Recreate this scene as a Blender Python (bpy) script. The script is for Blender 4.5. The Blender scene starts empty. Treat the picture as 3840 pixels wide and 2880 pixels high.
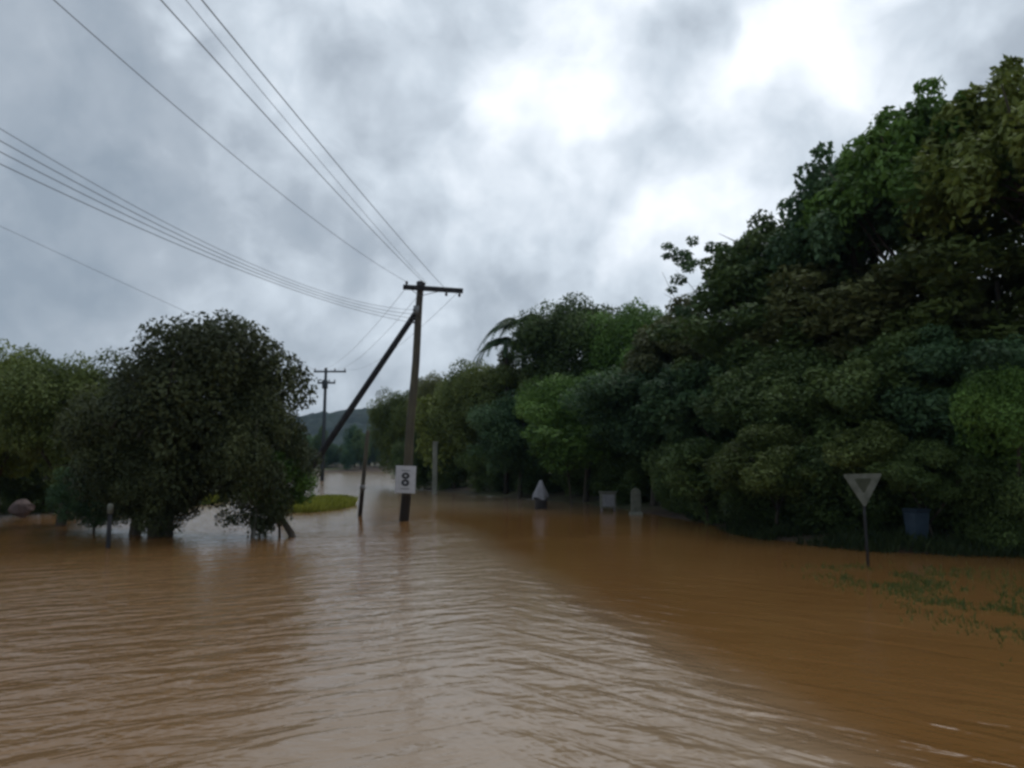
import bpy, math, random
import numpy as np
from mathutils import Vector, noise as mnoise

R = math.radians
C = bpy.context.scene.collection
S = bpy.context.scene

# ---------------------------------------------------------------- camera
F = 773.0; CH = 2.3; PITCH = math.atan(78.0 / F)
cd = bpy.data.cameras.new('camera'); cam = bpy.data.objects.new('camera', cd); C.objects.link(cam)
cd.sensor_width = 36.0; cd.lens = 36.0 * F / 1024.0; cd.clip_start = 0.1; cd.clip_end = 6000
cam.location = (0, 0, CH); cam.rotation_euler = (R(90) + PITCH, 0, 0)
S.camera = cam
S.view_settings.view_transform = 'Standard'; S.view_settings.look = 'None'
S.view_settings.exposure = 0.18; S.view_settings.gamma = 1.0
S.cycles.filter_width = 2.9
S.cycles.max_bounces = 6; S.cycles.diffuse_bounces = 3; S.cycles.glossy_bounces = 3
S.cycles.transparent_max_bounces = 6; S.cycles.volume_bounces = 0

def ray(u, v):
    dx = (u - 512) / F; dz = (384 - v) / F
    return Vector((dx, math.cos(PITCH) - dz * math.sin(PITCH), math.sin(PITCH) + dz * math.cos(PITCH)))
def at(u, v, Y):
    d = ray(u, v); k = Y / d.y
    return Vector((d.x * k, Y, CH + d.z * k))
def wat(u, v):
    d = ray(u, v); k = -CH / d.z
    return Vector((d.x * k, d.y * k, 0))

# ---------------------------------------------------------------- sky
SUN_EL, SUN_AZ = 58, 40      # azimuth clockwise from +Y
w = bpy.data.worlds.new('World'); S.world = w; w.use_nodes = True
nt = w.node_tree; nt.nodes.clear()
def N(t, **kw):
    n = nt.nodes.new(t)
    for k, v in kw.items(): setattr(n, k, v)
    return n
L = lambda a, b: nt.links.new(a, b)
def M(op, a, b=None, c=None):
    n = N('ShaderNodeMath', operation=op)
    for i, x in enumerate((a, b, c)):
        if x is None: continue
        if isinstance(x, (int, float)): n.inputs[i].default_value = x
        else: L(x, n.inputs[i])
    return n.outputs[0]
out = N('ShaderNodeOutputWorld'); bg = N('ShaderNodeBackground'); L(bg.outputs[0], out.inputs[0])
bg.inputs[1].default_value = 0.1
sky = N('ShaderNodeTexSky', sky_type='NISHITA', sun_disc=False)
sky.sun_elevation = R(SUN_EL); sky.sun_rotation = R(SUN_AZ)
tc = N('ShaderNodeTexCoord'); DIR = tc.outputs['Generated']
def noise(scale, detail, vec, rough=0.5, dist=0.0):
    n = N('ShaderNodeTexNoise'); n.inputs['Scale'].default_value = scale; n.inputs['Detail'].default_value = detail
    n.inputs['Roughness'].default_value = rough; n.inputs['Distortion'].default_value = dist
    L(vec, n.inputs['Vector']); return n
wob = noise(7, 3, DIR)
sub = N('ShaderNodeVectorMath', operation='SUBTRACT'); L(wob.outputs['Color'], sub.inputs[0]); sub.inputs[1].default_value = (.5, .5, .5)
scl = N('ShaderNodeVectorMath', operation='SCALE'); L(sub.outputs[0], scl.inputs[0]); scl.inputs[3].default_value = 0.20
add = N('ShaderNodeVectorMath', operation='ADD'); L(DIR, add.inputs[0]); L(scl.outputs[0], add.inputs[1])
nrm = N('ShaderNodeVectorMath', operation='NORMALIZE'); L(add.outputs[0], nrm.inputs[0])
def blob(u, v, sig, amp):
    d = ray(u, v).normalized()
    n = N('ShaderNodeVectorMath', operation='DOT_PRODUCT'); L(nrm.outputs[0], n.inputs[0]); n.inputs[1].default_value = d
    k = (F / sig) ** 2
    e = M('EXPONENT', M('MULTIPLY', M('SUBTRACT', n.outputs['Value'], 1.0), k))
    return M('MULTIPLY', e, amp)
# cloud brightness: thin places in the overcast
BL = [(590, 0, 44, .32), (785, 42, 44, .36), (560, 110, 32, .34), (500, 90, 26, .14), (672, 208, 36, .36), (720, 90, 26, .12), (425, 90, 60, .20), (490, 110, 40, .12), (650, 140, 230, .17),
      (250, 262, 45, .13), (25, 40, 30, .09), (82, 115, 16, .09), (250, 130, 50, .05), (340, 390, 90, .08), (850, 200, 90, .12), (620, 300, 60, .06),
      (985, 25, 80, -.10), (330, 300, 60, -.05), (60, 310, 120, -.10), (420, 10, 60, -.10), (130, 200, 120, -.04), (0, 340, 60, -.08),
      (690, 20, 32, -.14), (625, 180, 36, -.12), (750, 170, 40, -.06), (500, 20, 40, -.05), (900, -250, 300, .12)]
tot = None
for b in BL:
    x = blob(*b); tot = x if tot is None else M('ADD', tot, x)
n1 = noise(4.2, 6, nrm.outputs[0], .52, .3); n2 = noise(13, 4, DIR, .5, .2)
f = M('ADD', M('MULTIPLY', M('SUBTRACT', n1.outputs['Fac'], .5), 1.0), M('MULTIPLY', M('SUBTRACT', n2.outputs['Fac'], .5), .62))
val = M('ADD', M('ADD', tot, f), .27)
rmp = N('ShaderNodeValToRGB'); L(val, rmp.inputs[0]); cr = rmp.color_ramp
cr.elements[0].position = 0.0; cr.elements[0].color = (.275, .33, .395, 1)
cr.elements[1].position = 1.0; cr.elements[1].color = (1.10, 1.12, 1.14, 1)
for p, c in ((.28, (.385, .44, .505, 1)), (.5, (.58, .65, .725, 1)), (.74, (.84, .90, .97, 1))):
    e = cr.elements.new(p); e.color = c
ten = N('ShaderNodeVectorMath', operation='SCALE'); L(rmp.outputs[0], ten.inputs[0]); ten.inputs[3].default_value = 10.0
mx = N('ShaderNodeMix', data_type='RGBA'); mx.inputs[0].default_value = .96
L(sky.outputs[0], mx.inputs[6]); L(ten.outputs[0], mx.inputs[7]); L(mx.outputs[2], bg.inputs[0])

sl = bpy.data.lights.new('sun', 'SUN'); sl.energy = 1.0; sl.angle = R(45); sl.color = (1, .96, .9)
sun = bpy.data.objects.new('sun', sl); C.objects.link(sun)
sd = Vector((math.sin(R(SUN_AZ)) * math.cos(R(SUN_EL)), math.cos(R(SUN_AZ)) * math.cos(R(SUN_EL)), math.sin(R(SUN_EL))))
sun.rotation_euler = sd.to_track_quat('Z', 'Y').to_euler()

# ---------------------------------------------------------------- helpers
def tag(o, label=None, cat=None, group=None, kind=None):
    if label: o['label'] = label
    if cat: o['category'] = cat
    if group: o['group'] = group
    if kind: o['kind'] = kind
    return o
def empty(name, loc, rz=0.0):
    o = bpy.data.objects.new(name, None); C.objects.link(o); o.location = loc; o.rotation_euler = (0, 0, rz); o.empty_display_size = .3
    return o
def link_mesh(name, me, parent=None):
    o = bpy.data.objects.new(name, me); C.objects.link(o)
    if parent: o.parent = parent
    return o
def np_mesh(name, V, Fc, mat, smooth=True, attr=None):
    """Fc: (n,4) int quads"""
    me = bpy.data.meshes.new(name); n = len(Fc); k = Fc.shape[1]
    me.vertices.add(len(V)); me.vertices.foreach_set('co', np.asarray(V, np.float32).ravel())
    me.loops.add(n * k); me.loops.foreach_set('vertex_index', np.asarray(Fc, np.int32).ravel())
    me.polygons.add(n); me.polygons.foreach_set('loop_start', np.arange(0, n * k, k, dtype=np.int32))
    me.update(calc_edges=True)
    me.polygons.foreach_set('use_smooth', np.full(n, smooth))
    if attr is not None:
        a = me.attributes.new('tone', 'FLOAT', 'POINT'); a.data.foreach_set('value', np.asarray(attr, np.float32))
    if mat: me.materials.append(mat)
    return me
class MB:
    def __init__(s): s.v = []; s.f = []
    def box(s, c, d, rot=None, bev=0.0):
        c = Vector(c); i = len(s.v); hx, hy, hz = d[0] / 2, d[1] / 2, d[2] / 2
        if bev <= 0:
            pts = [(x, y, z) for z in (-hz, hz) for x, y in ((-hx, -hy), (hx, -hy), (hx, hy), (-hx, hy))]
            fs = [(3, 2, 1, 0), (4, 5, 6, 7), (0, 1, 5, 4), (1, 2, 6, 5), (2, 3, 7, 6), (3, 0, 4, 7)]
        else:
            pts = []
            for z, k in ((-hz, 1), (-hz + bev, 0), (hz - bev, 0), (hz, 1)):
                a, b = hx - bev * k, hy - bev * k
                q = bev
                pts += [(-a + q, -b, z), (a - q, -b, z), (a, -b + q, z), (a, b - q, z), (a - q, b, z), (-a + q, b, z), (-a, b - q, z), (-a, -b + q, z)]
            fs = [tuple(range(7, -1, -1)), tuple(range(24, 32))]
            for l in range(3):
                for j in range(8): fs.append((l * 8 + j, l * 8 + (j + 1) % 8, (l + 1) * 8 + (j + 1) % 8, (l + 1) * 8 + j))
        for p in pts:
            p = Vector(p)
            if rot: p = rot @ p
            s.v.append(c + p)
        s.f += [tuple(i + k for k in q) for q in fs]
    def tube(s, pts, rad, n=10, cap=True, jit=0.0, rng=None):
        pts = [Vector(p) for p in pts]; i0 = len(s.v)
        for k, p in enumerate(pts):
            t = (pts[min(k + 1, len(pts) - 1)] - pts[max(k - 1, 0)]).normalized()
            a = t.cross(Vector((0, 1, 0)) if abs(t.y) < .9 else Vector((1, 0, 0))).normalized(); b = t.cross(a)
            r = rad[k] if hasattr(rad, '__len__') else rad
            for j in range(n):
                rr = r * (1 + (rng.uniform(-jit, jit) if rng else 0)); th = 2 * math.pi * j / n
                s.v.append(p + a * (rr * math.cos(th)) + b * (rr * math.sin(th)))
        for k in range(len(pts) - 1):
            for j in range(n):
                q = i0 + k * n; s.f.append((q + j, q + (j + 1) % n, q + n + (j + 1) % n, q + n + j))
        if cap:
            s.f.append(tuple(i0 + j for j in range(n - 1, -1, -1))); q = i0 + (len(pts) - 1) * n; s.f.append(tuple(q + j for j in range(n)))
    def prism(s, poly, y0, y1, M4=None):
        i = len(s.v); n = len(poly)
        for y in (y0, y1):
            for x, z in poly: s.v.append(Vector((x, y, z)))
        s.f.append(tuple(i + k for k in range(n))); s.f.append(tuple(i + n + k for k in range(n - 1, -1, -1)))
        for k in range(n): s.f.append((i + (k + 1) % n, i + k, i + n + k, i + n + (k + 1) % n))
    def build(s, name, mat, parent=None, smooth=False):
        me = bpy.data.meshes.new(name); me.from_pydata([tuple(v) for v in s.v], [], s.f); me.update()
        if smooth:
            for p in me.polygons: p.use_smooth = True
        me.materials.append(mat)
        return link_mesh(name, me, parent)

# ---------------------------------------------------------------- materials
def mat(name, build):
    global nt
    m = bpy.data.materials.new(name); m.use_nodes = True; nt = m.node_tree; nt.nodes.clear()
    o = N('ShaderNodeOutputMaterial'); p = N('ShaderNodeBsdfPrincipled'); L(p.outputs[0], o.inputs[0]); build(p, o); return m
def ramp(fac, *stops):
    r = N('ShaderNodeValToRGB'); L(fac, r.inputs[0]); e = r.color_ramp.elements
    e[0].position, e[0].color = stops[0][0], (*stops[0][1], 1); e[1].position, e[1].color = stops[-1][0], (*stops[-1][1], 1)
    for q, c in stops[1:-1]: x = e.new(q); x.color = (*c, 1)
    return r.outputs[0]
def plain(name, c1, c2, scale=4, rough=.8, bump=.01, stretch=(1, 1, 1), spec=.3):
    def b(p, o):
        t = N('ShaderNodeTexCoord'); mp = N('ShaderNodeMapping'); mp.inputs['Scale'].default_value = stretch; L(t.outputs['Object'], mp.inputs[0])
        n = noise(scale, 6, mp.outputs[0], .65); L(ramp(n.outputs['Fac'], (.3, c1), (.7, c2)), p.inputs['Base Color'])
        p.inputs['Roughness'].default_value = rough; p.inputs['Specular IOR Level'].default_value = spec
        bm = N('ShaderNodeBump'); bm.inputs['Distance'].default_value = bump; L(n.outputs['Fac'], bm.inputs['Height']); L(bm.outputs[0], p.inputs['Normal'])
    return mat(name, b)
def leafmat(name, dark, mid, light, trans=.25):
    def b(p, o):
        a = N('ShaderNodeAttribute', attribute_name='tone'); oi = N('ShaderNodeObjectInfo')
        t = N('ShaderNodeTexCoord'); n = noise(.55, 3, t.outputs['Object'])
        v = M('ADD', M('MULTIPLY', a.outputs['Fac'], .55), M('MULTIPLY', n.outputs['Fac'], .62))
        v = M('ADD', v, M('MULTIPLY', M('SUBTRACT', oi.outputs['Random'], .42), .30))
        col = ramp(v, (.2, dark), (.55, mid), (.95, light))
        L(col, p.inputs['Base Color']); p.inputs['Roughness'].default_value = .55; p.inputs['Specular IOR Level'].default_value = .22
        tr = N('ShaderNodeBsdfTranslucent'); L(col, tr.inputs[0]); ms = N('ShaderNodeMixShader'); ms.inputs[0].default_value = trans
        L(p.outputs[0], ms.inputs[1]); L(tr.outputs[0], ms.inputs[2]); L(ms.outputs[0], o.inputs[0])
    return mat(name, b)
LM = {
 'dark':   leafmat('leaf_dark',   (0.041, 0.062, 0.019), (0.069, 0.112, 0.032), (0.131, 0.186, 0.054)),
 'deep':   leafmat('leaf_deep',   (0.033, 0.040, 0.018), (0.055, 0.069, 0.027), (0.110, 0.126, 0.046)),
 'olive':  leafmat('leaf_olive',  (0.052, 0.068, 0.019), (0.094, 0.130, 0.032), (0.166, 0.205, 0.057)),
 'green':  leafmat('leaf_green',  (0.052, 0.099, 0.019), (0.110, 0.205, 0.041), (0.207, 0.335, 0.074)),
 'yellow': leafmat('leaf_yellow', (0.063, 0.087, 0.019), (0.121, 0.155, 0.032), (0.207, 0.248, 0.054)),
 'blue':   leafmat('leaf_bluish', (0.036, 0.064, 0.030), (0.061, 0.119, 0.049), (0.113, 0.186, 0.078)),
 'brown':  leafmat('leaf_brown',  (0.058, 0.064, 0.024), (0.097, 0.112, 0.038), (0.152, 0.167, 0.059)),
}
BARK = plain('bark', (.035, .028, .020), (.10, .085, .065), 6, .9, .03, (1, 1, .25))
BARKP = plain('pale_bark', (.10, .095, .08), (.26, .25, .22), 6, .9, .02, (1, 1, .3))
def wood_wet(p, o):
    g = N('ShaderNodeNewGeometry'); sx = N('ShaderNodeSeparateXYZ'); L(g.outputs['Position'], sx.inputs[0])
    t = N('ShaderNodeTexCoord'); mp = N('ShaderNodeMapping'); mp.inputs['Scale'].default_value = (6, 6, .5); L(t.outputs['Object'], mp.inputs[0])
    n = noise(3, 6, mp.outputs[0], .6); n3 = noise(.8, 3, t.outputs['Object'])
    base = ramp(n.outputs['Fac'], (.3, (.050, .040, .028)), (.7, (.135, .112, .075)))
    lich = ramp(n3.outputs['Fac'], (.4, (.045, .045, .042)), (.62, (.120, .112, .060)))
    m1 = N('ShaderNodeMix', data_type='RGBA'); m1.inputs[0].default_value = .45; L(base, m1.inputs[6]); L(lich, m1.inputs[7])
    h = M('ADD', sx.outputs[2], M('MULTIPLY', n.outputs['Fac'], .25))
    wetf = N('ShaderNodeMapRange'); L(h, wetf.inputs[0]); wetf.inputs[1].default_value = 1.05; wetf.inputs[2].default_value = 1.3
    m2 = N('ShaderNodeMix', data_type='RGBA'); L(wetf.outputs[0], m2.inputs[0]); m2.inputs[6].default_value = (.022, .014, .009, 1); L(m1.outputs[2], m2.inputs[7])
    L(m2.outputs[2], p.inputs['Base Color']); p.inputs['Roughness'].default_value = .85
    bm = N('ShaderNodeBump'); bm.inputs['Distance'].default_value = .015; L(n.outputs['Fac'], bm.inputs['Height']); L(bm.outputs[0], p.inputs['Normal'])
WOOD = mat('weathered_wood', wood_wet)
DARKWOOD = plain('dark_timber', (.018, .018, .020), (.05, .05, .052), 5, .9, .01, (1, 1, .3))
FARWOOD = plain('grey_timber', (.03, .036, .042), (.06, .068, .075), 5, .9, .01)
METAL = plain('galvanised_metal', (.14, .145, .15), (.24, .25, .25), 9, .5, .002)
WHITE = plain('white_paint', (.52, .52, .54), (.64, .64, .66), 6, .55, .001)
BLACK = plain('black_paint', (.035, .035, .04), (.07, .07, .075), 7, .6, .001)
GREYM = plain('grey_paint', (.16, .16, .17), (.24, .24, .25), 7, .6, .001)
PALEG = plain('faded_white_paint', (.08, .085, .062), (.18, .185, .15), 5, .6, .001)
FADED = plain('faded_olive_paint', (.030, .034, .018), (.07, .075, .045), 5, .6, .001)
CONC = plain('mossy_concrete', (.14, .15, .12), (.27, .27, .23), 3, .9, .006, (1, 1, .4))
PORC = plain('brown_porcelain', (.03, .02, .018), (.06, .045, .04), 8, .3, .001)
WIREM = plain('dark_wire', (.10, .105, .115), (.16, .165, .18), 3, .6, 0)
SOIL = plain('wet_soil', (.030, .020, .012), (.085, .055, .032), 1.2, .9, .05)
TARP = plain('grey_tarpaulin', (.13, .13, .14), (.27, .27, .29), 3, .6, .01)
BLUE = plain('blue_plastic', (.02, .035, .055), (.045, .07, .095), 3, .45, .002)
ROCK = plain('pinkish_rock', (.09, .065, .06), (.19, .145, .135), 2.5, .9, .04)

# water: muddy, wind-rippled, a calm sheet before the right-hand trees
def watermat(p, o):
    g = N('ShaderNodeNewGeometry'); P = g.outputs['Position']; sx = N('ShaderNodeSeparateXYZ'); L(P, sx.inputs[0]); X, Y = sx.outputs[0], sx.outputs[1]
    def mapped(rot, sc):
        m = N('ShaderNodeMapping', vector_type='TEXTURE'); m.inputs['Rotation'].default_value = (0, 0, rot); m.inputs['Scale'].default_value = (1 / sc[0], 1 / sc[1], 1); L(P, m.inputs[0]); return m.outputs[0]
    def mr(v, a, b, c=0.0, d=1.0):
        n = N('ShaderNodeMapRange', interpolation_type='SMOOTHSTEP'); L(v, n.inputs[0])
        for i, k in enumerate((a, b, c, d)): n.inputs[i + 1].default_value = k
        return n.outputs[0]
    wobn = noise(.22, 3, P); wb = M('MULTIPLY', M('SUBTRACT', wobn.outputs['Fac'], .5), 3.0)
    # left ripples crest at about +30 deg, right ones at about -50 deg
    rl = noise(1.0, 3, mapped(R(28), (.75, 2.4)), .5, .7).outputs['Fac']
    rr = noise(1.0, 3, mapped(R(-42), (.70, 2.4)), .5, .7).outputs['Fac']
    ri = noise(3.4, 3, mapped(0, (.6, 1.3)), .5, .4).outputs['Fac']
    rf = noise(11, 2, mapped(0, (.7, 1.2)), .5).outputs['Fac']
    side = mr(M('ADD', X, M('MULTIPLY', wb, .5)), -1.2, .8)
    mxf = N('ShaderNodeMix'); L(side, mxf.inputs[0]); L(rl, mxf.inputs[2]); L(rr, mxf.inputs[3])
    # calm zone: right of a line x = .3 + (18-y)*.29, softer waves again close to the viewer
    edge = M('ADD', M('MULTIPLY', M('SUBTRACT', 18.0, Y), .21), .35)
    calm = mr(M('ADD', M('SUBTRACT', X, edge), M('MULTIPLY', wb, .25)), -.7, .2)
    calm = M('MULTIPLY', calm, mr(Y, 4.6, 9.5, .40, 1.0))
    calm = M('MULTIPLY', calm, mr(Y, 40, 60, 1.0, .3))
    rough_amt = mr(calm, 0, 1, 1.0, .24)
    bx = M('DIVIDE', M('SUBTRACT', Y, M('ADD', 24.0, M('MULTIPLY', wb, .6))), 1.3); band = M('EXPONENT', M('MULTIPLY', M('MULTIPLY', bx, bx), -1.0))
    rough_amt = M('ADD', rough_amt, M('MULTIPLY', band, M('MULTIPLY', mr(X, 6.5, 3.5), .7)))
    mid = M('MULTIPLY', mr(M('ABSOLUTE', M('ADD', M('ADD', X, .6), M('MULTIPLY', wb, .5))), .2, 2.6, .40, 1.0), rough_amt)
    far = mr(Y, 7, 26, 1.0, .42)
    h = M('ADD', M('MULTIPLY', mxf.outputs[0], .125), M('MULTIPLY', ri, .036))
    h = M('MULTIPLY', M('MULTIPLY', h, mid), far)
    h = M('ADD', h, M('MULTIPLY', M('MULTIPLY', rf, .0035), rough_amt))
    bm = N('ShaderNodeBump'); bm.inputs['Distance'].default_value = 1.0; bm.inputs['Strength'].default_value = 1.0; L(h, bm.inputs['Height']); L(bm.outputs[0], p.inputs['Normal'])
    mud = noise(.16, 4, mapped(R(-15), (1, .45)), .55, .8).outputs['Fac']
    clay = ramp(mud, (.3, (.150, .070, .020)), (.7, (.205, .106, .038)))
    sheen_mud = ramp(mud, (.3, (.255, .176, .108)), (.7, (.310, .225, .148)))  # paler mud: sky reflection of the rippled water put into the base colour
    sheen_mask = M('MULTIPLY', mr(M('ADD', X, M('MULTIPLY', wb, .8)), -4.2, -1.2), mr(M('ADD', M('SUBTRACT', X, edge), M('MULTIPLY', wb, .35)), -1.0, .7, 1.0, .0))
    sheen_mask = M('MAXIMUM', sheen_mask, mr(Y, 30, 45))
    sheen_mask = M('MAXIMUM', sheen_mask, M('MULTIPLY', M('MULTIPLY', mr(Y, 24, 12), mr(X, 1, -2)), .34))
    mc = N('ShaderNodeMix', data_type='RGBA'); L(sheen_mask, mc.inputs[0]); L(clay, mc.inputs[6]); L(sheen_mud, mc.inputs[7]); L(mc.outputs[2], p.inputs['Base Color'])
    p.inputs['Roughness'].default_value = .12; p.inputs['IOR'].default_value = 1.333
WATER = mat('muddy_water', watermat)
def groundmat(p, o):
    g = N('ShaderNodeNewGeometry'); P = g.outputs['Position']; sx = N('ShaderNodeSeparateXYZ'); L(P, sx.inputs[0])
    n = noise(.8, 6, P, .65); n2 = noise(.07, 3, P)
    soil = ramp(n.outputs['Fac'], (.3, (.028, .018, .011)), (.7, (.075, .048, .028)))
    grass = ramp(n.outputs['Fac'], (.3, (.035, .045, .014)), (.7, (.10, .115, .035)))
    m = N('ShaderNodeMix', data_type='RGBA'); L(ramp(n2.outputs['Fac'], (.45, (0, 0, 0)), (.6, (1, 1, 1))), m.inputs[0]); L(soil, m.inputs[6]); L(grass, m.inputs[7])
    L(m.outputs[2], p.inputs['Base Color']); p.inputs['Roughness'].default_value = .95
    bm = N('ShaderNodeBump'); bm.inputs['Distance'].default_value = .06; L(n.outputs['Fac'], bm.inputs['Height']); L(bm.outputs[0], p.inputs['Normal'])
GROUND = mat('soil_and_grass', groundmat)
GRASSM = leafmat('grass_blades', (.14, .16, .02), (.27, .29, .04), (.42, .43, .09), .35)
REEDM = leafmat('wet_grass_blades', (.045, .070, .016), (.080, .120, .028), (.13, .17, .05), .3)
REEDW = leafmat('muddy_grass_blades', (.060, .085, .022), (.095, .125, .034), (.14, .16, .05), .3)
REEDB = leafmat('shaded_grass_blades', (.018, .032, .010), (.034, .052, .018), (.06, .08, .03), .3)  # bank grass, darkened copy: shade under the wood put into the blade colour
def hillmat(p, o):
    g = N('ShaderNodeNewGeometry'); n = noise(.09, 5, g.outputs['Position'], .6)
    L(ramp(n.outputs['Fac'], (.35, (.008, .016, .014)), (.65, (.026, .042, .030))), p.inputs['Base Color']); p.inputs['Roughness'].default_value = 1
HILLM = mat('far_woods', hillmat)

# ---------------------------------------------------------------- terrain
SHORE_R = [(60, 2), (22, 16.2), (12.5, 19.2), (9.9, 20.0), (7.7, 23.6), (6.9, 30.6), (5.0, 41), (-5.5, 60), (-11, 74), (-24, 150), (-29, 185)]
SHORE_L = [(-80, 24), (-26, 33), (-18.5, 37.5), (-21, 60), (-43, 185)]
def sdist(x, y, pl, side):
    best = np.full(x.shape, 1e9); sg = np.ones(x.shape)
    for (ax, ay), (bx, by) in zip(pl[:-1], pl[1:]):
        dx, dy = bx - ax, by - ay; t = np.clip(((x - ax) * dx + (y - ay) * dy) / (dx * dx + dy * dy), 0, 1)
        d = np.hypot(x - ax - t * dx, y - ay - t * dy); c = dx * (y - ay) - dy * (x - ax)
        m = d < best - 1e-9; best = np.where(m, d, best); sg = np.where(m, np.where(c * side > 0, 1.0, -1.0), sg)
    return best * sg
def height(x, y):
    x = np.asarray(x, float); y = np.asarray(y, float)
    r = sdist(x, y, SHORE_R, -1); l = sdist(x, y, SHORE_L, 1)
    w = .12 * np.sin(x * 1.3 + y * .7) + .10 * np.sin(x * .6 - y * 1.1 + 1)
    h = np.full(x.shape, -1.2)
    hr = np.where(r > 0, np.minimum(.14 * r, 1.4) + np.maximum(0, r - 10) * .10, .25 * r) + w * .25 * np.clip(1.2 - np.abs(r) * .5, 0, 1)
    hr = np.minimum(hr, 9)
    hl = np.where(l > 0, np.minimum(.10 * l, 1.0), .25 * l) + w * .25
    hf = np.clip((y - 182) * .06, -1.2, 1.2)
    e1 = -.12 - ((x + 9.9) / 5.2) ** 2 * .22 - ((y - 24.6) / 1.7) ** 2 * .22
    e2 = .16 - ((x + 9.7) / 1.45) ** 2 * .2 - ((y - 40) / 5) ** 2 * .2
    e3 = .14 - ((x + 18.0) / 1.6) ** 2 * .2 - ((y - 44) / 4) ** 2 * .2
    for k in (hr, hl, hf, e1, e2, e3): h = np.maximum(h, k)
    return np.where(y < -20, -1.2, h)
def hz(x, y): return float(height(np.array([x]), np.array([y]))[0])
xs = np.concatenate([-np.geomspace(3000, 60, 22), np.arange(-56, 56, .8), np.geomspace(60, 3000, 22)])
ys = np.concatenate([-np.geomspace(2000, 30, 10), np.arange(-20, 80, .8), np.geomspace(82, 3500, 46)])
GX, GY = np.meshgrid(xs, ys); GZ = height(GX, GY); nx, ny = len(xs), len(ys)
idx = np.arange(nx * ny).reshape(ny, nx)
Q = np.stack([idx[:-1, :-1], idx[:-1, 1:], idx[1:, 1:], idx[1:, :-1]], -1).reshape(-1, 4)
tag(link_mesh('ground', np_mesh('ground', np.stack([GX, GY, GZ], -1).reshape(-1, 3), Q, GROUND)), kind='structure')
wx = np.linspace(-400, 400, 5); wy = np.linspace(-300, 260, 5); WX, WY = np.meshgrid(wx, wy); ii = np.arange(25).reshape(5, 5)
Q = np.stack([ii[:-1, :-1], ii[:-1, 1:], ii[1:, 1:], ii[1:, :-1]], -1).reshape(-1, 4)
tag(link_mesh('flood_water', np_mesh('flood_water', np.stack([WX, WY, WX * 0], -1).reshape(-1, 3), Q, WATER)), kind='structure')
# hills far behind
hx = np.linspace(-700, 500, 340); hy = np.linspace(520, 800, 50); HX, HY = np.meshgrid(hx, hy); HZ = np.zeros_like(HX)
for j in range(HX.shape[0]):
    for i in range(HX.shape[1]):
        x, y = HX[j, i], HY[j, i]; t = (y - 520) / 280
        ridge = 46 + 6 * math.sin(x * .008 + 1.0) + 5 * mnoise.noise(Vector((x * .012, 3, 0)))
        HZ[j, i] = ridge * math.sin(min(1, t * 1.6) * math.pi / 2) + 4.0 * mnoise.noise(Vector((x * .09, y * .09, 5))) + 2.4 * mnoise.noise(Vector((x * .22, y * .22, 9)))
ii = np.arange(HX.size).reshape(HX.shape)
Q = np.stack([ii[:-1, :-1], ii[:-1, 1:], ii[1:, 1:], ii[1:, :-1]], -1).reshape(-1, 4)
tag(link_mesh('hills', np_mesh('hills', np.stack([HX, HY, HZ], -1).reshape(-1, 3), Q, HILLM)), kind='structure')

# ---------------------------------------------------------------- foliage
def crown_mesh(name, seed, nclump, cr, nleaf, leaf, shape='round', droop=0.0, gap=.0):
    """unit crown: radius 1 in x,y and z in -1..1; leaf sizes in the same unit"""
    rg = np.random.default_rng(seed)
    d = rg.normal(size=(nclump, 3)); d /= np.linalg.norm(d, axis=1)[:, None]
    rad = rg.uniform(.30, 1, nclump) ** .45 * (1 - cr * .75) * rg.normal(1.0, .09, nclump)
    cen = d * rad[:, None]
    cen *= (1 + .16 * np.sin(cen[:, [1, 2, 0]] * 5 + seed))
    if shape == 'umbrella': cen[:, 2] = np.abs(cen[:, 2]) * .9 - .25
    crr = cr * rg.uniform(.55, 1.25, nclump)
    ci = rg.choice(nclump, nleaf, p=crr ** 2 / (crr ** 2).sum())
    q = rg.normal(size=(nleaf, 3)); q /= np.linalg.norm(q, axis=1)[:, None]
    rr = crr[ci] * rg.uniform(.25, 1.0, nleaf) ** .5
    pos = cen[ci] + q * rr[:, None] * np.array([1, 1, .95])
    if droop:
        out_ = np.hypot(pos[:, 0], pos[:, 1]); pos[:, 2] -= droop * out_ ** 2 + rg.exponential(.05, nleaf) * (q[:, 2] < 0)
    nn = q * .7 + rg.normal(size=(nleaf, 3)) * .55 + np.array([0, 0, .35]); nn /= np.linalg.norm(nn, axis=1)[:, None]
    tv = rg.normal(size=(nleaf, 3)); tv[:, 2] -= .5
    a = np.cross(nn, tv); a /= np.linalg.norm(a, axis=1)[:, None]; b = np.cross(nn, a)
    sz = leaf * rg.uniform(.55, 1.35, nleaf)
    l_, w_ = sz[:, None], (sz * rg.uniform(.38, .62, nleaf))[:, None]
    v0 = pos - b * l_; v1 = pos - a * w_ - nn * l_ * .12; v2 = pos + b * l_; v3 = pos + a * w_ - nn * l_ * .12
    V = np.stack([v0, v1, v2, v3], 1).reshape(-1, 3)
    Fq = np.arange(nleaf * 4).reshape(-1, 4)
    ctone = rg.uniform(0, 1, nclump)
    tone = np.repeat(np.clip(.75 * ctone[ci] + .30 * rg.uniform(0, 1, nleaf), 0, 1), 4)
    return np_mesh(name, V, Fq, LM['dark'], False, tone)
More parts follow.
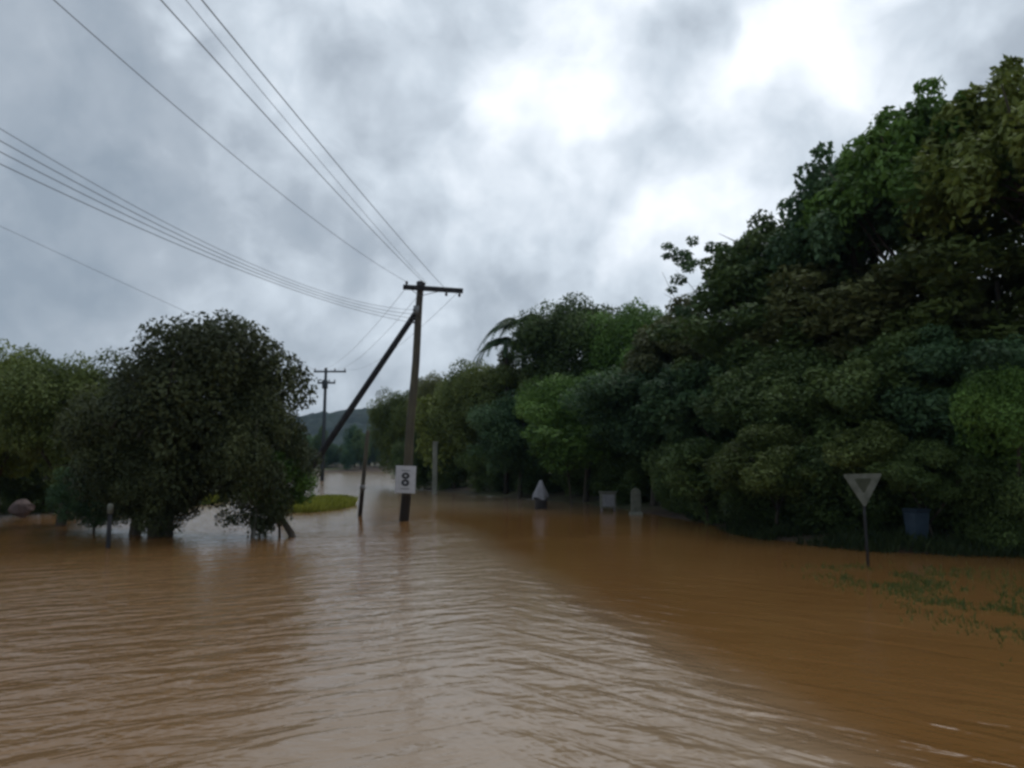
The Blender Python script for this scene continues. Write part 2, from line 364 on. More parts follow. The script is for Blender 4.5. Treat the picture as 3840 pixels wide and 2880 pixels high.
CR = {
 'dense': [crown_mesh('crown_dense', 11 + i, 110, .27, 46000, .0265) for i in range(3)],
 'tropic': [crown_mesh('crown_tropic', 31 + i, 120, .21, 30000, .036) for i in range(3)],
 'umbra': [crown_mesh('crown_spreading', 51 + i, 150, .14, 24000, .034, 'umbrella', .12) for i in range(2)],
 'droop': [crown_mesh('crown_drooping', 71 + i, 80, .25, 34000, .028, 'round', .18) for i in range(2)],
 'sparse': [crown_mesh('crown_sparse', 91, 40, .15, 4500, .04)],
 'small': [crown_mesh('crown_small', 101 + i, 45, .33, 11000, .048) for i in range(3)],
}
def trunk_mesh(name, seed, H, cz, rx, rz, r0, material, nlimb=9, stems=1, spread=.4):
    rg = random.Random(seed); mb = MB()
    for s in range(stems):
        a0 = 2 * math.pi * s / stems + rg.uniform(0, 1); off = spread * (stems > 1)
        base = Vector((off * .4 * math.cos(a0), off * .4 * math.sin(a0), -.6))
        top = Vector((off * math.cos(a0) + rg.uniform(-.3, .3), off * math.sin(a0) + rg.uniform(-.3, .3), cz + rz * .35))
        k = 9; pts = []; rad = []; rr0 = r0 * (1 if stems == 1 else .6)
        for i in range(k):
            t = i / (k - 1); p = base.lerp(top, t); p.x += .12 * math.sin(t * 5 + seed + s) * (.3 + t); p.y += .12 * math.cos(t * 4 + seed) * (.3 + t)
            pts.append(p); rad.append(rr0 * (1.35 - .3 * min(1, t * 8) - .75 * t))
        mb.tube(pts, rad, 9, jit=.06, rng=rg)
        for j in range(max(3, nlimb // stems)):
            t = rg.uniform(.42, .95); q = pts[min(k - 1, int(t * (k - 1)))]; r = rad[min(k - 1, int(t * (k - 1)))] * .55
            th = rg.uniform(0, 6.283); e = Vector((math.cos(th) * rx * rg.uniform(.5, .85), math.sin(th) * rx * rg.uniform(.5, .85), cz + rz * rg.uniform(-.35, .45)))
            lp = [q.lerp(e, u_) + Vector((rg.uniform(-.12, .12), rg.uniform(-.12, .12), rg.uniform(0, .25) * math.sin(u_ * 3.14))) for u_ in (0, .25, .5, .75, 1)]
            lp[0] = q; mb.tube(lp, [r, r * .8, r * .6, r * .42, r * .15], 6)
            for m in range(2):
                s0 = lp[2 + m]; e2 = s0 + Vector((rg.uniform(-1, 1) * rx * .35, rg.uniform(-1, 1) * rx * .35, rg.uniform(.0, .22) * rz))
                mb.tube([s0, s0.lerp(e2, .5) + Vector((0, 0, .1)), e2], [r * .45, r * .3, r * .08], 5)
    return mb
CNT = [0]
def tree(u, vtop, Y, wpx, vbot, kind, col, label, name='tree', group=None, r0=.18, stems=1, bark=None, cat='tree', deep=1.0, toff=0.0):
    CNT[0] += 1; sd_ = CNT[0]; rg = random.Random(sd_ * 7)
    p = at(u, vtop, Y); zt = p.z; zb = at(u, vbot, Y).z; x = p.x
    g = max(hz(x, Y), -.35); k_ = 1.0 if kind == 'umbra' else 1.08; rx = wpx * .5 * k_ * Y / F; zt += .05 * (zt - at(u, vbot, Y).z) * (k_ > 1); zb = max(zb, g - .8 if cat != 'tree' else g + .2)
    rz = (zt - zb) / 2; cz = (zt + zb) / 2 - g
    e = empty(name, (x, Y, g), 0)
    tag(e, label, cat, group)
    t = trunk_mesh('trunk', sd_, zt - g, cz, rx, rz, r0, bark or BARK, 9, stems).build('trunk', bark or BARK, e, True); t.location.x = toff
    c = link_mesh('crown', rg.choice(CR[kind]), e); c.location = (0, 0, cz); c.scale = (rx, rx * deep, rz); c.rotation_euler = (0, 0, rg.uniform(0, 6.28) if abs(deep - 1) < .01 else 0)
    c.material_slots[0].link = 'OBJECT'; c.material_slots[0].material = LM[col]
    return e
G = 'trees of the flooded wood on the right'
# tall trees of the wood, right to left
tree(1040, 0, 23, 300, 300, 'umbra', 'yellow', 'tall yellow-green tree cut by the right edge of the photo', group=G, r0=.3)
tree(925, 66, 27, 250, 290, 'umbra', 'green', 'tall spreading tree with lacy crown second from the right edge, sky showing through', group=G, r0=.28)
tree(866, 106, 30, 215, 330, 'umbra', 'blue', 'tall dark tree whose lacy crown forms the middle of the sloping tree line', group=G, r0=.28)
tree(782, 186, 33, 190, 360, 'umbra', 'dark', 'tall tree whose crown steps down left of the highest crowns', group=G, r0=.25)
tree(712, 240, 36, 120, 330, 'sparse', 'blue', 'thin sparse tree with see-through branches above the lower wood', group=G, r0=.10)
tree(990, 235, 25, 260, 400, 'tropic', 'olive', 'olive tree filling the wood under the tallest crowns at far right', group=G, r0=.22)
tree(870, 270, 28, 230, 400, 'tropic', 'brown', 'brownish tree in the shade below the lacy crowns', group=G, r0=.2)
tree(775, 300, 31, 200, 420, 'tropic', 'dark', 'dark leafy tree beneath the stepped crown, above the triangular sign', group=G, r0=.2)
tree(690, 312, 38, 130, 430, 'tropic', 'brown', 'brownish tree left of the tall crowns, beside the sparse tree', group=G)
tree(634, 298, 47, 105, 430, 'dense', 'green', 'bright green tree between the dark domed tree and the brownish tree', group=G)
tree(575, 297, 50, 125, 430, 'dense', 'dark', 'dark dome-shaped tree, highest of the lower wood', group=G)
tree(520, 356, 54, 95, 450, 'tropic', 'olive', 'olive tree directly below the palm fronds', group=G)
tree(480, 358, 58, 95, 460, 'dense', 'olive', 'grey-green tree stepping down left of the palm', group=G)
tree(440, 374, 66, 66, 460, 'dense', 'brown', 'small round tree just right of the utility pole', group=G)
tree(402, 386, 74, 60, 470, 'dense', 'olive', 'small tree behind the utility pole shaft, leftmost of the wood', group=G)
tree(455, 392, 62, 90, 475, 'small', 'yellow', 'yellowish low tree behind the pale concrete post', group=G)
G2 = 'lower trees and shrubs of the wood edge'
tree(520, 392, 50, 120, 478, 'dense', 'blue', 'low bluish-green tree at the wood edge above the pale concrete post', group=G2)
tree(585, 372, 44, 125, 455, 'dense', 'green', 'light green low tree at the wood edge above the grey tarpaulin', group=G2)
tree(650, 365, 38, 150, 460, 'dense', 'blue', 'dark bluish tree above the two pale boxes', group=G2)
tree(725, 355, 32, 150, 455, 'tropic', 'blue', 'dark green tree at the wood edge in the middle of the right side', group=G2)
tree(800, 350, 27, 170, 462, 'droop', 'dark', 'dark drooping tree to the left above the triangular sign', group=G2)
tree(880, 345, 24, 170, 470, 'tropic', 'dark', 'dark leafy tree directly above the triangular sign', group=G2)
tree(965, 330, 22, 180, 470, 'tropic', 'blue', 'shaded tree in front of the olive tree at far right', group=G2)
tree(1012, 362, 19.8, 120, 478, 'dense', 'green', 'bright green leafy tree low at the right edge', group=G2)
tree(770, 425, 24.5, 130, 500, 'droop', 'olive', 'pale olive shrub drooping to the water left of the triangular sign', 'shrub', G2, .07, cat='shrub')
tree(570, 418, 41.5, 90, 470, 'small', 'green', 'small bright green shrub at the wood edge left of the pale boxes', 'shrub', G2, .06, cat='shrub')
tree(705, 440, 29, 90, 500, 'small', 'dark', 'dark shrub between the pale post and the drooping olive shrub', 'shrub', G2, .06, cat='shrub')
tree(930, 440, 21, 120, 500, 'droop', 'dark', 'dark shrub behind the blue bin', 'shrub', G2, .06, cat='shrub')
tree(865, 425, 22, 90, 482, 'small', 'olive', 'olive foliage shrub brushing the top of the triangular sign', 'shrub', G2, .06, cat='shrub')
# shaded understorey deep in the wood
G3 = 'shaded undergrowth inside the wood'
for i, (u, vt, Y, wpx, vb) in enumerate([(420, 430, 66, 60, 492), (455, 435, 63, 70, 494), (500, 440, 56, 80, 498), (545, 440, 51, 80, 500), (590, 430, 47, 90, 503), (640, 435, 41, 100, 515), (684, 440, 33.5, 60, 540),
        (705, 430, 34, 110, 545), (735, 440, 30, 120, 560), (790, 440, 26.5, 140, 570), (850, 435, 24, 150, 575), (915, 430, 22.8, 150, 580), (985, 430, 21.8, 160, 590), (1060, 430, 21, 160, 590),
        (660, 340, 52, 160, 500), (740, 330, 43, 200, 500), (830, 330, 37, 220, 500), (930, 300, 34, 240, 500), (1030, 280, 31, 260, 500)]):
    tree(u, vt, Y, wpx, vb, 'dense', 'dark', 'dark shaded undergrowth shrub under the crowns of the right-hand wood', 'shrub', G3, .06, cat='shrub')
# beyond the right edge, so the wood goes on
for i, (u, vt, Y, wpx, vb) in enumerate([(1180, 20, 24, 300, 300), (1190, 200, 22, 260, 520), (1340, 60, 24, 320, 520), (1560, 100, 24, 320, 530)]):
    tree(u, vt, Y, wpx, vb, 'umbra' if i == 0 else 'tropic', 'dark', 'tree of the wood beyond the right edge', group=G, r0=.25)
# left group
G4 = 'trees standing in the flood on the left'
tree(204, 316, 24.6, 196, 512, 'dense', 'deep', 'large dark round-crowned tree standing in the flood, biggest on the left', group=G4, r0=.36, stems=3, deep=.85, toff=-1.1)
tree(262, 385, 24.0, 108, 525, 'droop', 'deep', 'dark lower tree drooping at the right side of the big round tree', group=G4, r0=.07, stems=3, bark=BARKP, deep=.9)
tree(142, 372, 25.0, 140, 535, 'dense', 'deep', 'mid-height dark tree against the left side of the big round tree', group=G4, r0=.2)
tree(70, 348, 28.5, 130, 496, 'dense', 'olive', 'olive tree between the left edge tree and the big round tree', group=G4, r0=.2)
tree(5, 340, 32, 115, 492, 'dense', 'yellow', 'yellow-green tree cut by the left edge of the photo', group=G4, r0=.2)
tree(-90, 330, 32, 130, 500, 'dense', 'olive', 'tree beyond the left edge', group=G4, r0=.2)
tree(-230, 320, 32, 180, 500, 'dense', 'olive', 'tree beyond the left edge', group=G4, r0=.2)
tree(100, 455, 26, 95, 522, 'droop', 'blue', 'low grey-green shrub hanging over the water left of the marker post', 'shrub', G4, .05, cat='shrub')
tree(45, 440, 36, 110, 508, 'dense', 'dark', 'dark low shrub above the pinkish rock', 'shrub', G4, .05, cat='shrub')
tree(160, 430, 24.4, 110, 540, 'dense', 'deep', 'dark low shrub around the trunk of the big round tree', 'shrub', G4, .05, cat='shrub')
tree(280, 455, 24.3, 70, 520, 'small', 'green', 'small green shrub low at the right end of the left trees', 'shrub', G4, .05, cat='shrub')
tree(1012, 455, 20.2, 110, 590, 'dense', 'dark', 'dark shaded undergrowth shrub under the crowns of the right-hand wood', 'shrub', G3, .06, cat='shrub')
# thin bent trunk at the right end of the group
b0 = wat(288, 537)
mb = MB(); mb.tube([b0 + Vector((.25, 0, -.4)), b0 + Vector((.1, 0, .1)), b0 + Vector((-.25, .05, .6)), b0 + Vector((-.2, 0, 1.2)), b0 + Vector((-.45, .1, 2.2))], [.13, .11, .09, .08, .05], 8)
tag(mb.build('bent_stem', BARK, None, True), 'thin crooked dark stem rising from the water at the right end of the left trees', 'tree stem')
# far tree line beyond the flood
G5 = 'trees in the far tree line across the flood'
rg = random.Random(5)
for i in range(26):
    Y = rg.uniform(188, 230); u = 285 + i * 7 + rg.uniform(-3, 3); vt = 434 + rg.uniform(-6, 6) + (6 if 330 < u < 350 else 0)
    tree(u, vt, Y, rg.uniform(16, 26), 472, 'small', rg.choice(['dark', 'blue', 'olive']), 'small dark tree in the distant tree line beyond the flooded field', group=G5)

# palm
def palm(u, v, Y, s, label):
    p = at(u, v, Y); g = hz(p.x, Y); e = empty('palm_tree', (p.x, Y, g)); tag(e, label, 'palm tree', 'palms of the wood')
    H = p.z - g - .4 * s; mb = MB(); mb.tube([(0, 0, -.3), (.1, 0, H * .5), (0, 0, H)], [.16, .13, .10], 8); mb.build('trunk', BARK, e, True)
    rg = random.Random(int(u))
    for k in range(11):
        th = k / 11 * 6.283 + rg.uniform(-.2, .2); Lf = rg.uniform(1.9, 2.6) * s; el = rg.uniform(.3, 1.0)
        pts = []
        for i in range(9):
            t = i / 8; pts.append(Vector((math.cos(th) * Lf * t * (1 - .15 * t), math.sin(th) * Lf * t * (1 - .15 * t), H + Lf * (el * t - (el + .45) * t * t))))
        m = MB(); m.tube(pts, [.03 * (1 - i / 9) + .006 for i in range(9)], 4)
        sdv = Vector((-math.sin(th), math.cos(th), 0))
        for i in range(1, 8):
            for h_ in (0, .33, .66):
                q = pts[i].lerp(pts[min(i + 1, 8)], h_); t = (i + h_) / 8; ln = .62 * s * math.sin(min(1, t * 1.15 + .15) * 3.0) + .12
                fw = (pts[i] - pts[i - 1]).normalized()
                for sg in (-1, 1):
                    tip = q + sdv * sg * ln * .8 + fw * ln * .45 + Vector((0, 0, -ln * .45)); k0 = len(m.v)
                    m.v += [q - fw * .09, q + fw * .09, tip]; m.f.append((k0, k0 + 1, k0 + 2))
        m.build('frond', LM['blue'], e)
palm(522, 316, 52.5, 1.5, 'palm whose drooping fronds stand out against the sky, top left of the wood')
palm(506, 338, 53, 1.2, 'smaller lower palm just left of the taller palm')

# ---------------------------------------------------------------- grass
def grass(name, n, fn, mt, h, label, seed=1):
    rg = np.random.default_rng(seed); P = []
    while len(P) < n:
        p = fn(rg)
        if p is not None: P.append(p)
    P = np.array(P); hh = h * rg.uniform(.4, 1.2, n); th = rg.uniform(0, 6.283, n); ln = rg.uniform(.1, .7, n); wd = .012 + .012 * rg.random(n)
    dx, dy = np.cos(th), np.sin(th)
    b0 = P + np.stack([-dy * wd, dx * wd, 0 * dx], -1); b1 = P - np.stack([-dy * wd, dx * wd, 0 * dx], -1)
    m = P + np.stack([dx * ln * hh * .35, dy * ln * hh * .35, hh * .62], -1); t = P + np.stack([dx * ln * hh, dy * ln * hh, hh], -1)
    V = np.stack([b0, b1, m + (b1 - P) * .8, t, m + (b0 - P) * .8], 1).reshape(-1, 3); k = np.arange(n)[:, None] * 5
    me = bpy.data.meshes.new(name); me.from_pydata(V.tolist(), [], (k + np.arange(5)).tolist()); me.update()
    a = me.attributes.new('tone', 'FLOAT', 'POINT'); a.data.foreach_set('value', np.repeat(rg.random(n), 5).astype(np.float32)); me.materials.append(mt)
    return tag(link_mesh(name, me), label, 'grass', kind='stuff')
def isl(cx, cy, rx, ry):
    def f(rg):
        a, r = rg.uniform(0, 6.283), rg.random() ** .5; x, y = cx + rx * r * math.cos(a), cy + ry * r * math.sin(a); z = hz(x, y)
        return (x, y, max(z, -.05)) if z > -.12 else None
    return f
grass('grass', 5000, isl(-9.7, 40, 1.45, 4.6), GRASSM, .42, 'yellow-green grass patch rising from the flood between the left trees and the leaning post', 1)
grass('grass', 2600, isl(-18.0, 44, 1.5, 3.5), GRASSM, .5, 'green grass patch seen under the big round tree', 2)
def reed(rg):
    t = rg.random(); c = Vector((6.5, 17.0, 0)).lerp(Vector((6.6, 8.6, 0)), t); x = c.x + rg.normal() * .45 + rg.exponential(1.3) + .25; y = c.y + rg.normal() * .5
    if mnoise.noise(Vector((x * .9, y * .7, 2))) + .5 * mnoise.noise(Vector((x * 4, y * 4, 3))) < -.22 + .30 * rg.random(): return None
    return (x, y, -.12)
grass('grass', 7000, reed, REEDW, .18, 'sparse green grass tips poking through the muddy water at lower right', 3)
def bankg(rg):
    x, y = rg.uniform(7, 24), rg.uniform(15, 32); z = hz(x, y)
    return (x, y, z) if -.12 < z < .35 and mnoise.noise(Vector((x * .5, y * .5, 7))) > -.05 else None
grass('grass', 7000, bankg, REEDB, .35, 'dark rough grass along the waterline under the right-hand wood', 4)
def bankl(rg):
    x, y = rg.uniform(-32, -14), rg.uniform(22, 46); z = hz(x, y)
    return (x, y, z) if -.10 < z < .4 else None
grass('grass', 6000, bankl, REEDM, .40, 'dark rough grass along the waterline behind the left trees', 5)

# ---------------------------------------------------------------- utility pole
PB = wat(404, 521); PT = at(421, 284, PB.y)
pole = empty('utility_pole', PB); tag(pole, 'tall leaning timber utility pole with crossarm and slanting brace, nearest of the poles', 'utility pole')
T = PT - PB; mb = MB(); rg = random.Random(3)
PR = 1.2; mb.tube([T * -.06] + [T * (i / 12) + Vector((.02 * math.sin(i), 0, 0)) for i in range(13)] + [T * 1.004], [.195] + [.195 - .060 * i / 12 for i in range(13)] + [.09], 14, jit=.02, rng=rg)
mb.build('shaft', WOOD, pole, True)
A0 = at(403, 287, PB.y - .45) - PB; A1 = at(463, 291, PB.y - .15) - PB
AO = Vector((0, -.05, 0)); mb = MB(); ad = (A1 - A0); rot = ad.to_track_quat('X', 'Z').to_matrix()
mb.box((A0 + A1) / 2, (ad.length, .13, .19), rot, .012); arm = mb.build('crossarm', DARKWOOD, pole)
for k, t in enumerate((.06, .35, .72, .94)):
    p = A0.lerp(A1, t); m = MB(); s = -1 if t > .5 else 1
    m.tube([p + Vector((0, 0, s * z)) for z in (.06, .12, .13, .19, .20, .25)], [.02, .02, .055, .05, .065, .03], 8); m.build('insulator', PORC, arm, True)
m = MB(); m.box(T * .995 + Vector((-.02, -.02, .04)), (.30, .26, .24), None, .05); m.build('pole_cap', BLACK, pole)
for t in (.12, .62):   # crossarm stay straps
    m = MB(); p = A0.lerp(A1, t); m.tube([p + Vector((0, .07, -.05)), T * .945 + Vector((0, -.12, 0))], .014, 5); m.build('arm_strap', METAL, pole)
BT = at(417, 311, PB.y) - PB; BB = wat(276, 520) - PB
m = MB(); dv = BB - BT; m.tube([BT + dv * t for t in (-.015, 0, .25, .5, .75, 1, 1.06)], [.11, .12, .125, .13, .135, .14, .14], 12, jit=.03, rng=rg); m.build('brace', DARKWOOD, pole, True)
m = MB(); m.tube([BT + Vector((0, 0, -.16)), BT + Vector((.02, 0, .20))], .165, 12); m.build('collar', METAL, pole, True)
m = MB()
for i in range(4):
    m = MB(); z = T * (1 - .115 - i * .018); m.tube([z + Vector((-.10, -.10, 0)), z + Vector((-.24, -.14, 0))], .035, 7); m.build('wire_hook', BLACK, pole)

# sign on the pole
sc = at(405.5, 479.5, PB.y - .26); sg = empty('sign_board', sc); sg.rotation_euler = (0, R(2), R(-3))
tag(sg, 'white rectangular sign with dark 8-like marks fixed low on the utility pole', 'sign')
m = MB(); m.box((0, 0, 0), (.80, .025, 1.06), None, .006); m.build('board', WHITE, sg)
m = MB()   # dark double blob mark
def ring(cx, cz, ro, ri, sq=1.0, n=20):
    k = len(m.v)
    for i in range(n):
        a = 6.2832 * i / n; c, s = math.cos(a), math.sin(a)
        for r in (ro, ri):
            for y in (-.0135, -.0185): m.v.append(Vector((cx + c * r, y, cz + s * r * sq)))
    for i in range(n):
        a, b = k + i * 4, k + ((i + 1) % n) * 4
        m.f += [(a + 1, b + 1, b + 3, a + 3), (a, a + 1, b + 1, b), (a + 2, b + 2, b + 3, a + 3)]
ring(0, .145, .16, .05, .80); ring(0, -.125, .16, .05, .86); m.build('lettering', BLACK, sg)
for z in (.345, -.36):
    m = MB(); m.box((0, -.0155, z), (.34, .004, .035)); m.build('rule', GREYM, sg)
for z in (.30, -.30):
    m = MB(); m.box((0, .045, z), (.34, .06, .04)); m.build('bracket', METAL, sg)

# leaning post left of the pole
p0 = wat(360, 516); p1 = at(368, 430, p0.y); d = p1 - p0; e = empty('post', p0); tag(e, 'leaning pale greenish post with dark wet foot, left of the utility pole', 'post')
m = MB(); m.tube([d * t for t in (-.12, 0, .3, .6, .98, 1)], [.105, .10, .095, .085, .08, .05], 10, jit=.04, rng=rg); m.build('shaft', WOOD, e, True)
m = MB(); m.tube([d * .30 + Vector((0, -.0, 0)), d * .36], .12, 10); m.build('band', METAL, e, True)
# pale concrete post
p0 = wat(434, 494); p1 = at(436, 443, p0.y); d = p1 - p0; e = empty('concrete_post', p0); tag(e, 'slim pale concrete post standing alone before the wood, right of the sign board', 'post')
m = MB(); m.box(d * .5 - Vector((0, 0, .2)), (.34, .30, d.length + .4), None, .03); m.build('shaft', CONC, e)
m = MB(); m.box(d + Vector((0, 0, .05)), (.42, .38, .10), None, .02); m.build('cap', CONC, e)

# far utility pole
Yf = 95; fb = at(322, 480, Yf); fb.z = -.6; ft = at(326, 369, Yf)
e = empty('utility_pole', fb); tag(e, 'distant double-crossarm utility pole above the far trees, left of the brace', 'utility pole')
d = ft - fb; m = MB(); m.tube([d * t for t in (0, .5, 1.01)], [.26, .22, .17], 10); m.build('shaft', FARWOOD, e, True)
for z_, w_, dx_ in ((-.35, 4.0, .55), (-1.75, 2.2, .15)):
    m = MB(); c = d + Vector((dx_, -.25, z_)); m.box(c, (w_, .16, .22), None, .02); a = m.build('crossarm', FARWOOD, e)
    for k in range(4):
        q = c + Vector((w_ * (-.46 + .92 * k / 3), 0, .11)); mm = MB(); mm.tube([q, q + Vector((0, 0, .12)), q + Vector((0, 0, .3))], [.04, .1, .05], 6); mm.build('insulator', PORC, a, True)
m = MB(); q = d + Vector((.05, -.55, -2.5)); m.tube([q, q + Vector((0, 0, .06)), q + Vector((0, 0, 1.0)), q + Vector((0, 0, 1.06))], [.28, .36, .36, .28], 12); m.build('transformer', FARWOOD, e, True)

# ---------------------------------------------------------------- wires
def wire(P0, pts, Yexit, rad, label, group, sag=.0008, back=30):
    """vertical-plane catenary from P0 through image points; Yexit = depth at the last image point"""
    u, v = pts[-1]; d = ray(u, v); E = Vector((0, 0, CH)) + d * (Yexit / d.y)
    hd = Vector((E.x - P0.x, E.y - P0.y, 0)); Lh = hd.length; hd.normalize(); nrm_ = Vector((-hd.y, hd.x, 0)); A = []; B = []
    for (u, v) in pts:
        d = ray(u, v); den = d.dot(nrm_); k = (P0 - Vector((0, 0, CH))).dot(nrm_) / den; q = Vector((0, 0, CH)) + d * k
        s = (q - P0).dot(hd); A.append([s, s * s]); B.append(q.z - P0.z)
    A = np.array(A); B = np.array(B); W = np.ones(len(B)); W[-1] = 4
    c, *_ = np.linalg.lstsq(A * W[:, None], B * W, rcond=None)
    if c[1] < sag: c = np.array([(B[-1] - sag * A[-1, 1]) / A[-1, 0], sag])
    n = 60; Lt = Lh + back; P = []
    for i in range(n + 1):
        s = Lt * i / n; q = P0 + hd * s; q.z = P0.z + c[0] * s + max(c[1], sag) * s * s; P.append(q)
    m = MB(); m.tube([q - P0 for q in P], rad * .75, 6); o = m.build('power_line', WIREM, None, True); o.location = P0
    return tag(o, label, 'cable', group)
GA = 'wires running up from the crossarm'; GB = 'bundled wires sweeping to the left edge'
ins = [PB + A0.lerp(A1, t) for t in (.06, .35, .72, .94)]
ZT = Vector((0, 0, .22))
wire(ins[2], [(423, 256), (386, 217), (356, 189), (315, 139), (282, 95), (245, 52), (202, 0)], 9.2, .011, 'rightmost overhead wire climbing steeply from the crossarm to the top edge', GA)
wire(ins[1] + ZT, [(391, 241), (358, 208), (325, 174), (289, 139), (254, 102), (226, 72), (191, 37), (161, 0)], 9.4, .011, 'second overhead wire from the right, climbing from the crossarm to the top edge', GA)
wire(ins[1] + ZT * .9 + Vector((.12, 0, 0)), [(398, 240), (345, 186), (303, 140), (262, 92), (226, 48), (186, 0)], 9.3, .007, 'faint overhead wire between the two wires that climb most steeply', GA)
wire(ins[0] + ZT, [(282, 195), (250, 169), (206, 130), (152, 87), (113, 54), (87, 30), (54, 0)], 10.5, .010, 'lone overhead wire reaching the top edge nearest the left corner', GA)
q0 = PB + T * .885 + Vector((-.24, -.14, 0))
for k, (dv, nm) in enumerate(((-12, 'topmost'), (0, 'second'), (11, 'third'), (23, 'lowest'))):
    pts = [(213 - k * 2, 252 + dv * .25 + 2), (160, 222 + dv * .5), (110, 198 + dv * .7), (60, 172 + dv * .85), (30, 156 + dv * .95), (0, 141 + dv)]
    wire(q0 - T * (k * .018), pts, 12.5, .011 if k else .009, '%s of the four parallel wires that meet the left edge of the photo together' % nm, GB)
wire(ft + Vector((-1.2, -.25, -.2)), [(189, 300), (152, 286), (93, 262), (35, 236), (0, 226)], 62, .022, 'dark cable below the bundle, passing behind the round tree crown to the distant pole', 'cable to the distant pole', sag=.0002)
# span on to the distant pole
for k, (a, bx) in enumerate(((ins[0], -1.3), (ins[1], .5), (ins[3], 2.4))):
    b = ft + Vector((bx, -.25, -.05)); P = []
    for i in range(31):
        t = i / 30; q = a.lerp(b, t); q.z -= 4 * 1.1 * t * (1 - t); P.append(q - a)
    m = MB(); m.tube(P, .008, 5); o = m.build('power_line', WIREM, None, True); o.location = a
    tag(o, '%s thin wire from the near crossarm on to the distant pole' % ('left', 'middle', 'right')[k], 'cable', 'wires between the two poles')

# ---------------------------------------------------------------- triangular sign
b = wat(869, 566); s = empty('give_way_sign', b); s.rotation_euler = (0, R(-1.5), R(-6))
tag(s, 'pale inverted triangle road sign on a thin post, standing in the flood before the wood', 'road sign')
zc = at(869, 486, b.y).z; H = .76; a = .86
def tri(k):
    pts = [(-a / 2 * k, H * .36 * k), (a / 2 * k, H * .36 * k), (0, -H * .64 * k)]; o = []
    for i in range(3):
        p, q, r = Vector(pts[i - 1]), Vector(pts[i]), Vector(pts[(i + 1) % 3])
        for j in range(5):
            t = j / 4; c = .07; a1 = q + (p - q).normalized() * c; a2 = q + (r - q).normalized() * c
            w_ = a1.lerp(q, t).lerp(q.lerp(a2, t), t); o.append((w_.x, w_.y))
    return o
m = MB(); m.prism([(x, z + zc) for x, z in tri(1)], -.012, .012); m.build('plate', PALEG, s)
m = MB(); m.prism([(x, z + zc + .045) for x, z in tri(.46)], -.018, -.0125); m.build('panel', FADED, s)
m = MB(); m.tube([(0, .045, -.7), (0, .045, zc + .26)], .03, 10); m.build('post', DARKWOOD, s, True)
for z in (.16, -.18):
    m = MB(); m.box((0, .02, zc + z), (.14, .03, .035)); m.build('bracket', METAL, s)

# marker post left
b = wat(108, 548); s = empty('marker_post', b); tag(s, 'short dark marker post with white top standing in the water before the left trees', 'marker post')
m = MB(); m.tube([(0, 0, -.5), (0, 0, .3), (.01, 0, .92)], [.062, .06, .055], 10); m.build('shaft', DARKWOOD, s, True)
m = MB(); m.tube([(.01, 0, .905), (.01, 0, 1.14), (.01, 0, 1.18)], [.075, .075, .05], 10); m.build('cap', PALEG, s, True)

# tarpaulin over drum
b = wat(541, 509); s = empty('covered_drum', b); tag(s, 'grey tarpaulin draped to a peak over a dark drum in the flood', 'covered drum')
m = MB(); m.tube([(0, 0, -.3), (0, 0, .42), (0, 0, .45), (0, 0, .48), (0, 0, .75)], [.30, .30, .32, .30, .30], 18); m.build('drum', BLACK, s, True)
m = MB(); n = 28; rg = random.Random(8)
prof = [(0, 1.42), (.07, 1.38), (.14, 1.20), (.24, .98), (.33, .80), (.37, .66), (.40, .52)]
for k, (r, z) in enumerate(prof):
    for i in range(n):
        th = 6.2832 * i / n; f_ = 1 + .13 * math.sin(th * 5 + 1) * k / 6 + .06 * math.sin(th * 9) * k / 6
        m.v.append(Vector((r * f_ * math.cos(th) - .03 * k / 6, r * f_ * math.sin(th), z + (.07 * math.sin(th * 3 + 2) if k == 6 else 0))))
for k in range(len(prof) - 1):
    for i in range(n): m.f.append((k * n + i, k * n + (i + 1) % n, (k + 1) * n + (i + 1) % n, (k + 1) * n + i))
m.build('tarpaulin', TARP, s, True)

# pale box and pale panel
b = wat(608, 511); s = empty('meter_box', b); tag(s, 'squat pale box cabinet on legs in the water, left of the pale slab', 'cabinet')
m = MB(); m.box((0, 0, .50), (.72, .42, .72), None, .02); m.build('body', PALEG, s)
m = MB(); m.box((0, 0, .885), (.82, .52, .05), None, .01); m.build('lid', PALEG, s)
m = MB(); m.box((0, -.2175, .50), (.56, .012, .56), None, .003); m.build('door', GREYM, s)
for x in (-.30, .30):
    m = MB(); m.box((x, 0, -.18), (.06, .3, .64)); m.build('leg', GREYM, s)
b = wat(636, 515); s = empty('stone_slab', b); tag(s, 'narrow upright pale slab in the water right of the cabinet', 'slab')
m = MB(); m.prism([(-.21, -.4), (.21, -.4), (.21, .95), (.15, 1.10), (0, 1.18), (-.15, 1.10), (-.21, .95)], -.08, .08); m.build('panel', PALEG, s)
m = MB(); m.box((0, 0, .05), (.55, .3, .16), None, .02); m.build('plinth', CONC, s)

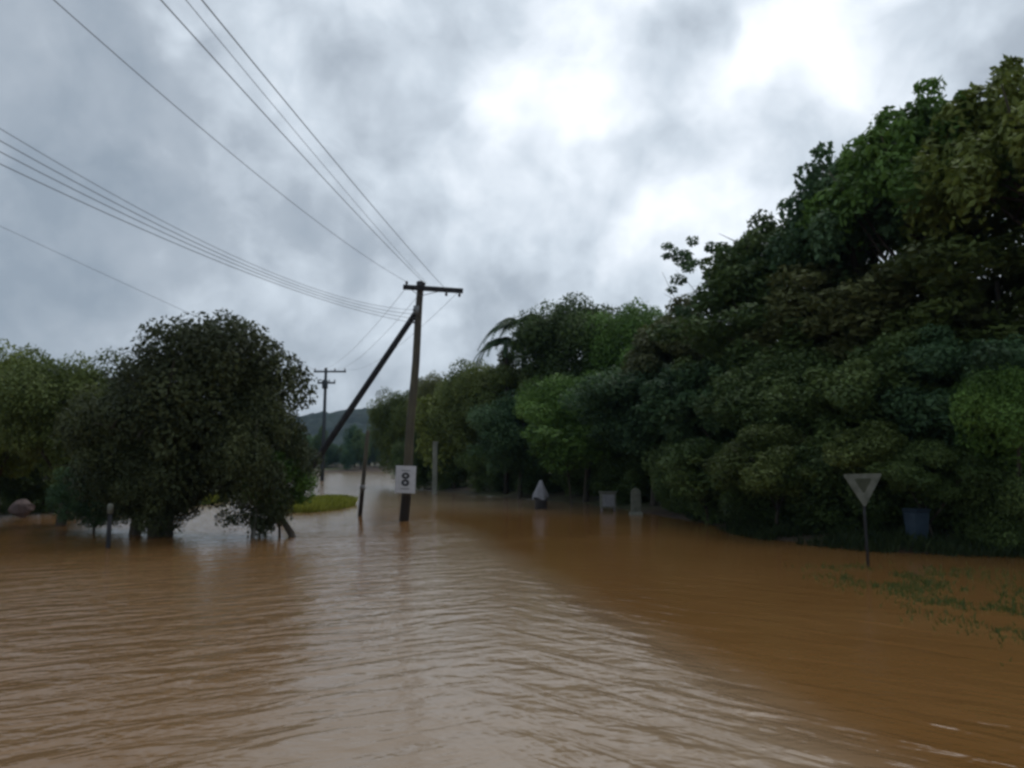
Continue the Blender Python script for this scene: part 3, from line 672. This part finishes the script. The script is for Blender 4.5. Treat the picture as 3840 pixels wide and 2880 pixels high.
# blue wheeled bin
b = wat(918, 549); b.z = .05; s = empty('wheeled_bin', b, R(12)); s.scale = (.72, .72, .95); tag(s, 'dull blue wheeled bin in the shade right of the triangular sign', 'bin')
m = MB(); k0 = 0
for z, hw, hd_ in ((0, .22, .22), (.06, .235, .24), (.95, .29, .33), (1.0, .31, .35)):
    for x, y in ((-1, -1), (1, -1), (1, 1), (-1, 1)): m.v.append(Vector((x * hw, y * hd_, z)))
for l in range(3):
    for j in range(4): m.f.append((l * 4 + j, l * 4 + (j + 1) % 4, l * 4 + 4 + (j + 1) % 4, l * 4 + 4 + j))
m.f += [(3, 2, 1, 0), (12, 13, 14, 15)]; m.build('body', BLUE, s)
m = MB(); m.box((0, -.01, 1.04), (.66, .74, .05), None, .015); m.build('lid', BLUE, s)
m = MB(); m.tube([(-.26, .40, 1.0), (.26, .40, 1.0)], .02, 8); m.build('handle', BLACK, s)
for x in (-.26, .26):
    m = MB(); m.tube([(x - .03, .24, .10), (x + .03, .24, .10)], .11, 14); m.build('wheel', BLACK, s)

# pinkish rock at far left
b = Vector((at(22, 500, 30.5).x, 30.5, 0)); V = []; m = MB(); n, k = 18, 9
for j in range(k + 1):
    ph = math.pi * j / k
    for i in range(n):
        th = 6.2832 * i / n; q = Vector((math.sin(ph) * math.cos(th), math.sin(ph) * math.sin(th), math.cos(ph))); f_ = 1 + .28 * mnoise.noise(q * 1.6 + Vector((4, 0, 0))) + .1 * mnoise.noise(q * 4)
        m.v.append(Vector((q.x * .42 * f_, q.y * .35 * f_, q.z * .32 * f_ + .50)))
for j in range(k):
    for i in range(n): m.f.append((j * n + i, j * n + (i + 1) % n, (j + 1) * n + (i + 1) % n, (j + 1) * n + i))
o = m.build('boulder', ROCK, None, False); o.location = b; tag(o, 'pale pinkish boulder at the waterline by the left edge', 'boulder')

# ---------------------------------------------------------------- haze
def hz_build():
    me = bpy.data.meshes.new('haze'); x0, x1, y0, y1, z0, z1 = -3100, 3100, -2100, 3600, -2.3, 62
    me.from_pydata([(x, y, z) for z in (z0, z1) for x, y in ((x0, y0), (x1, y0), (x1, y1), (x0, y1))], [], [(3, 2, 1, 0), (4, 5, 6, 7), (0, 1, 5, 4), (1, 2, 6, 5), (2, 3, 7, 6), (3, 0, 4, 7)])
    m = bpy.data.materials.new('haze'); m.use_nodes = True; t = m.node_tree; t.nodes.clear()
    o = t.nodes.new('ShaderNodeOutputMaterial'); v = t.nodes.new('ShaderNodeVolumePrincipled'); v.inputs['Color'].default_value = (.42, .68, 1.0, 1)
    v.inputs['Density'].default_value = .00014; t.links.new(v.outputs[0], o.inputs['Volume']); me.materials.append(m)
    tag(link_mesh('haze', me), 'thin bluish air between the viewer and the far hills', 'haze', kind='stuff')
hz_build()
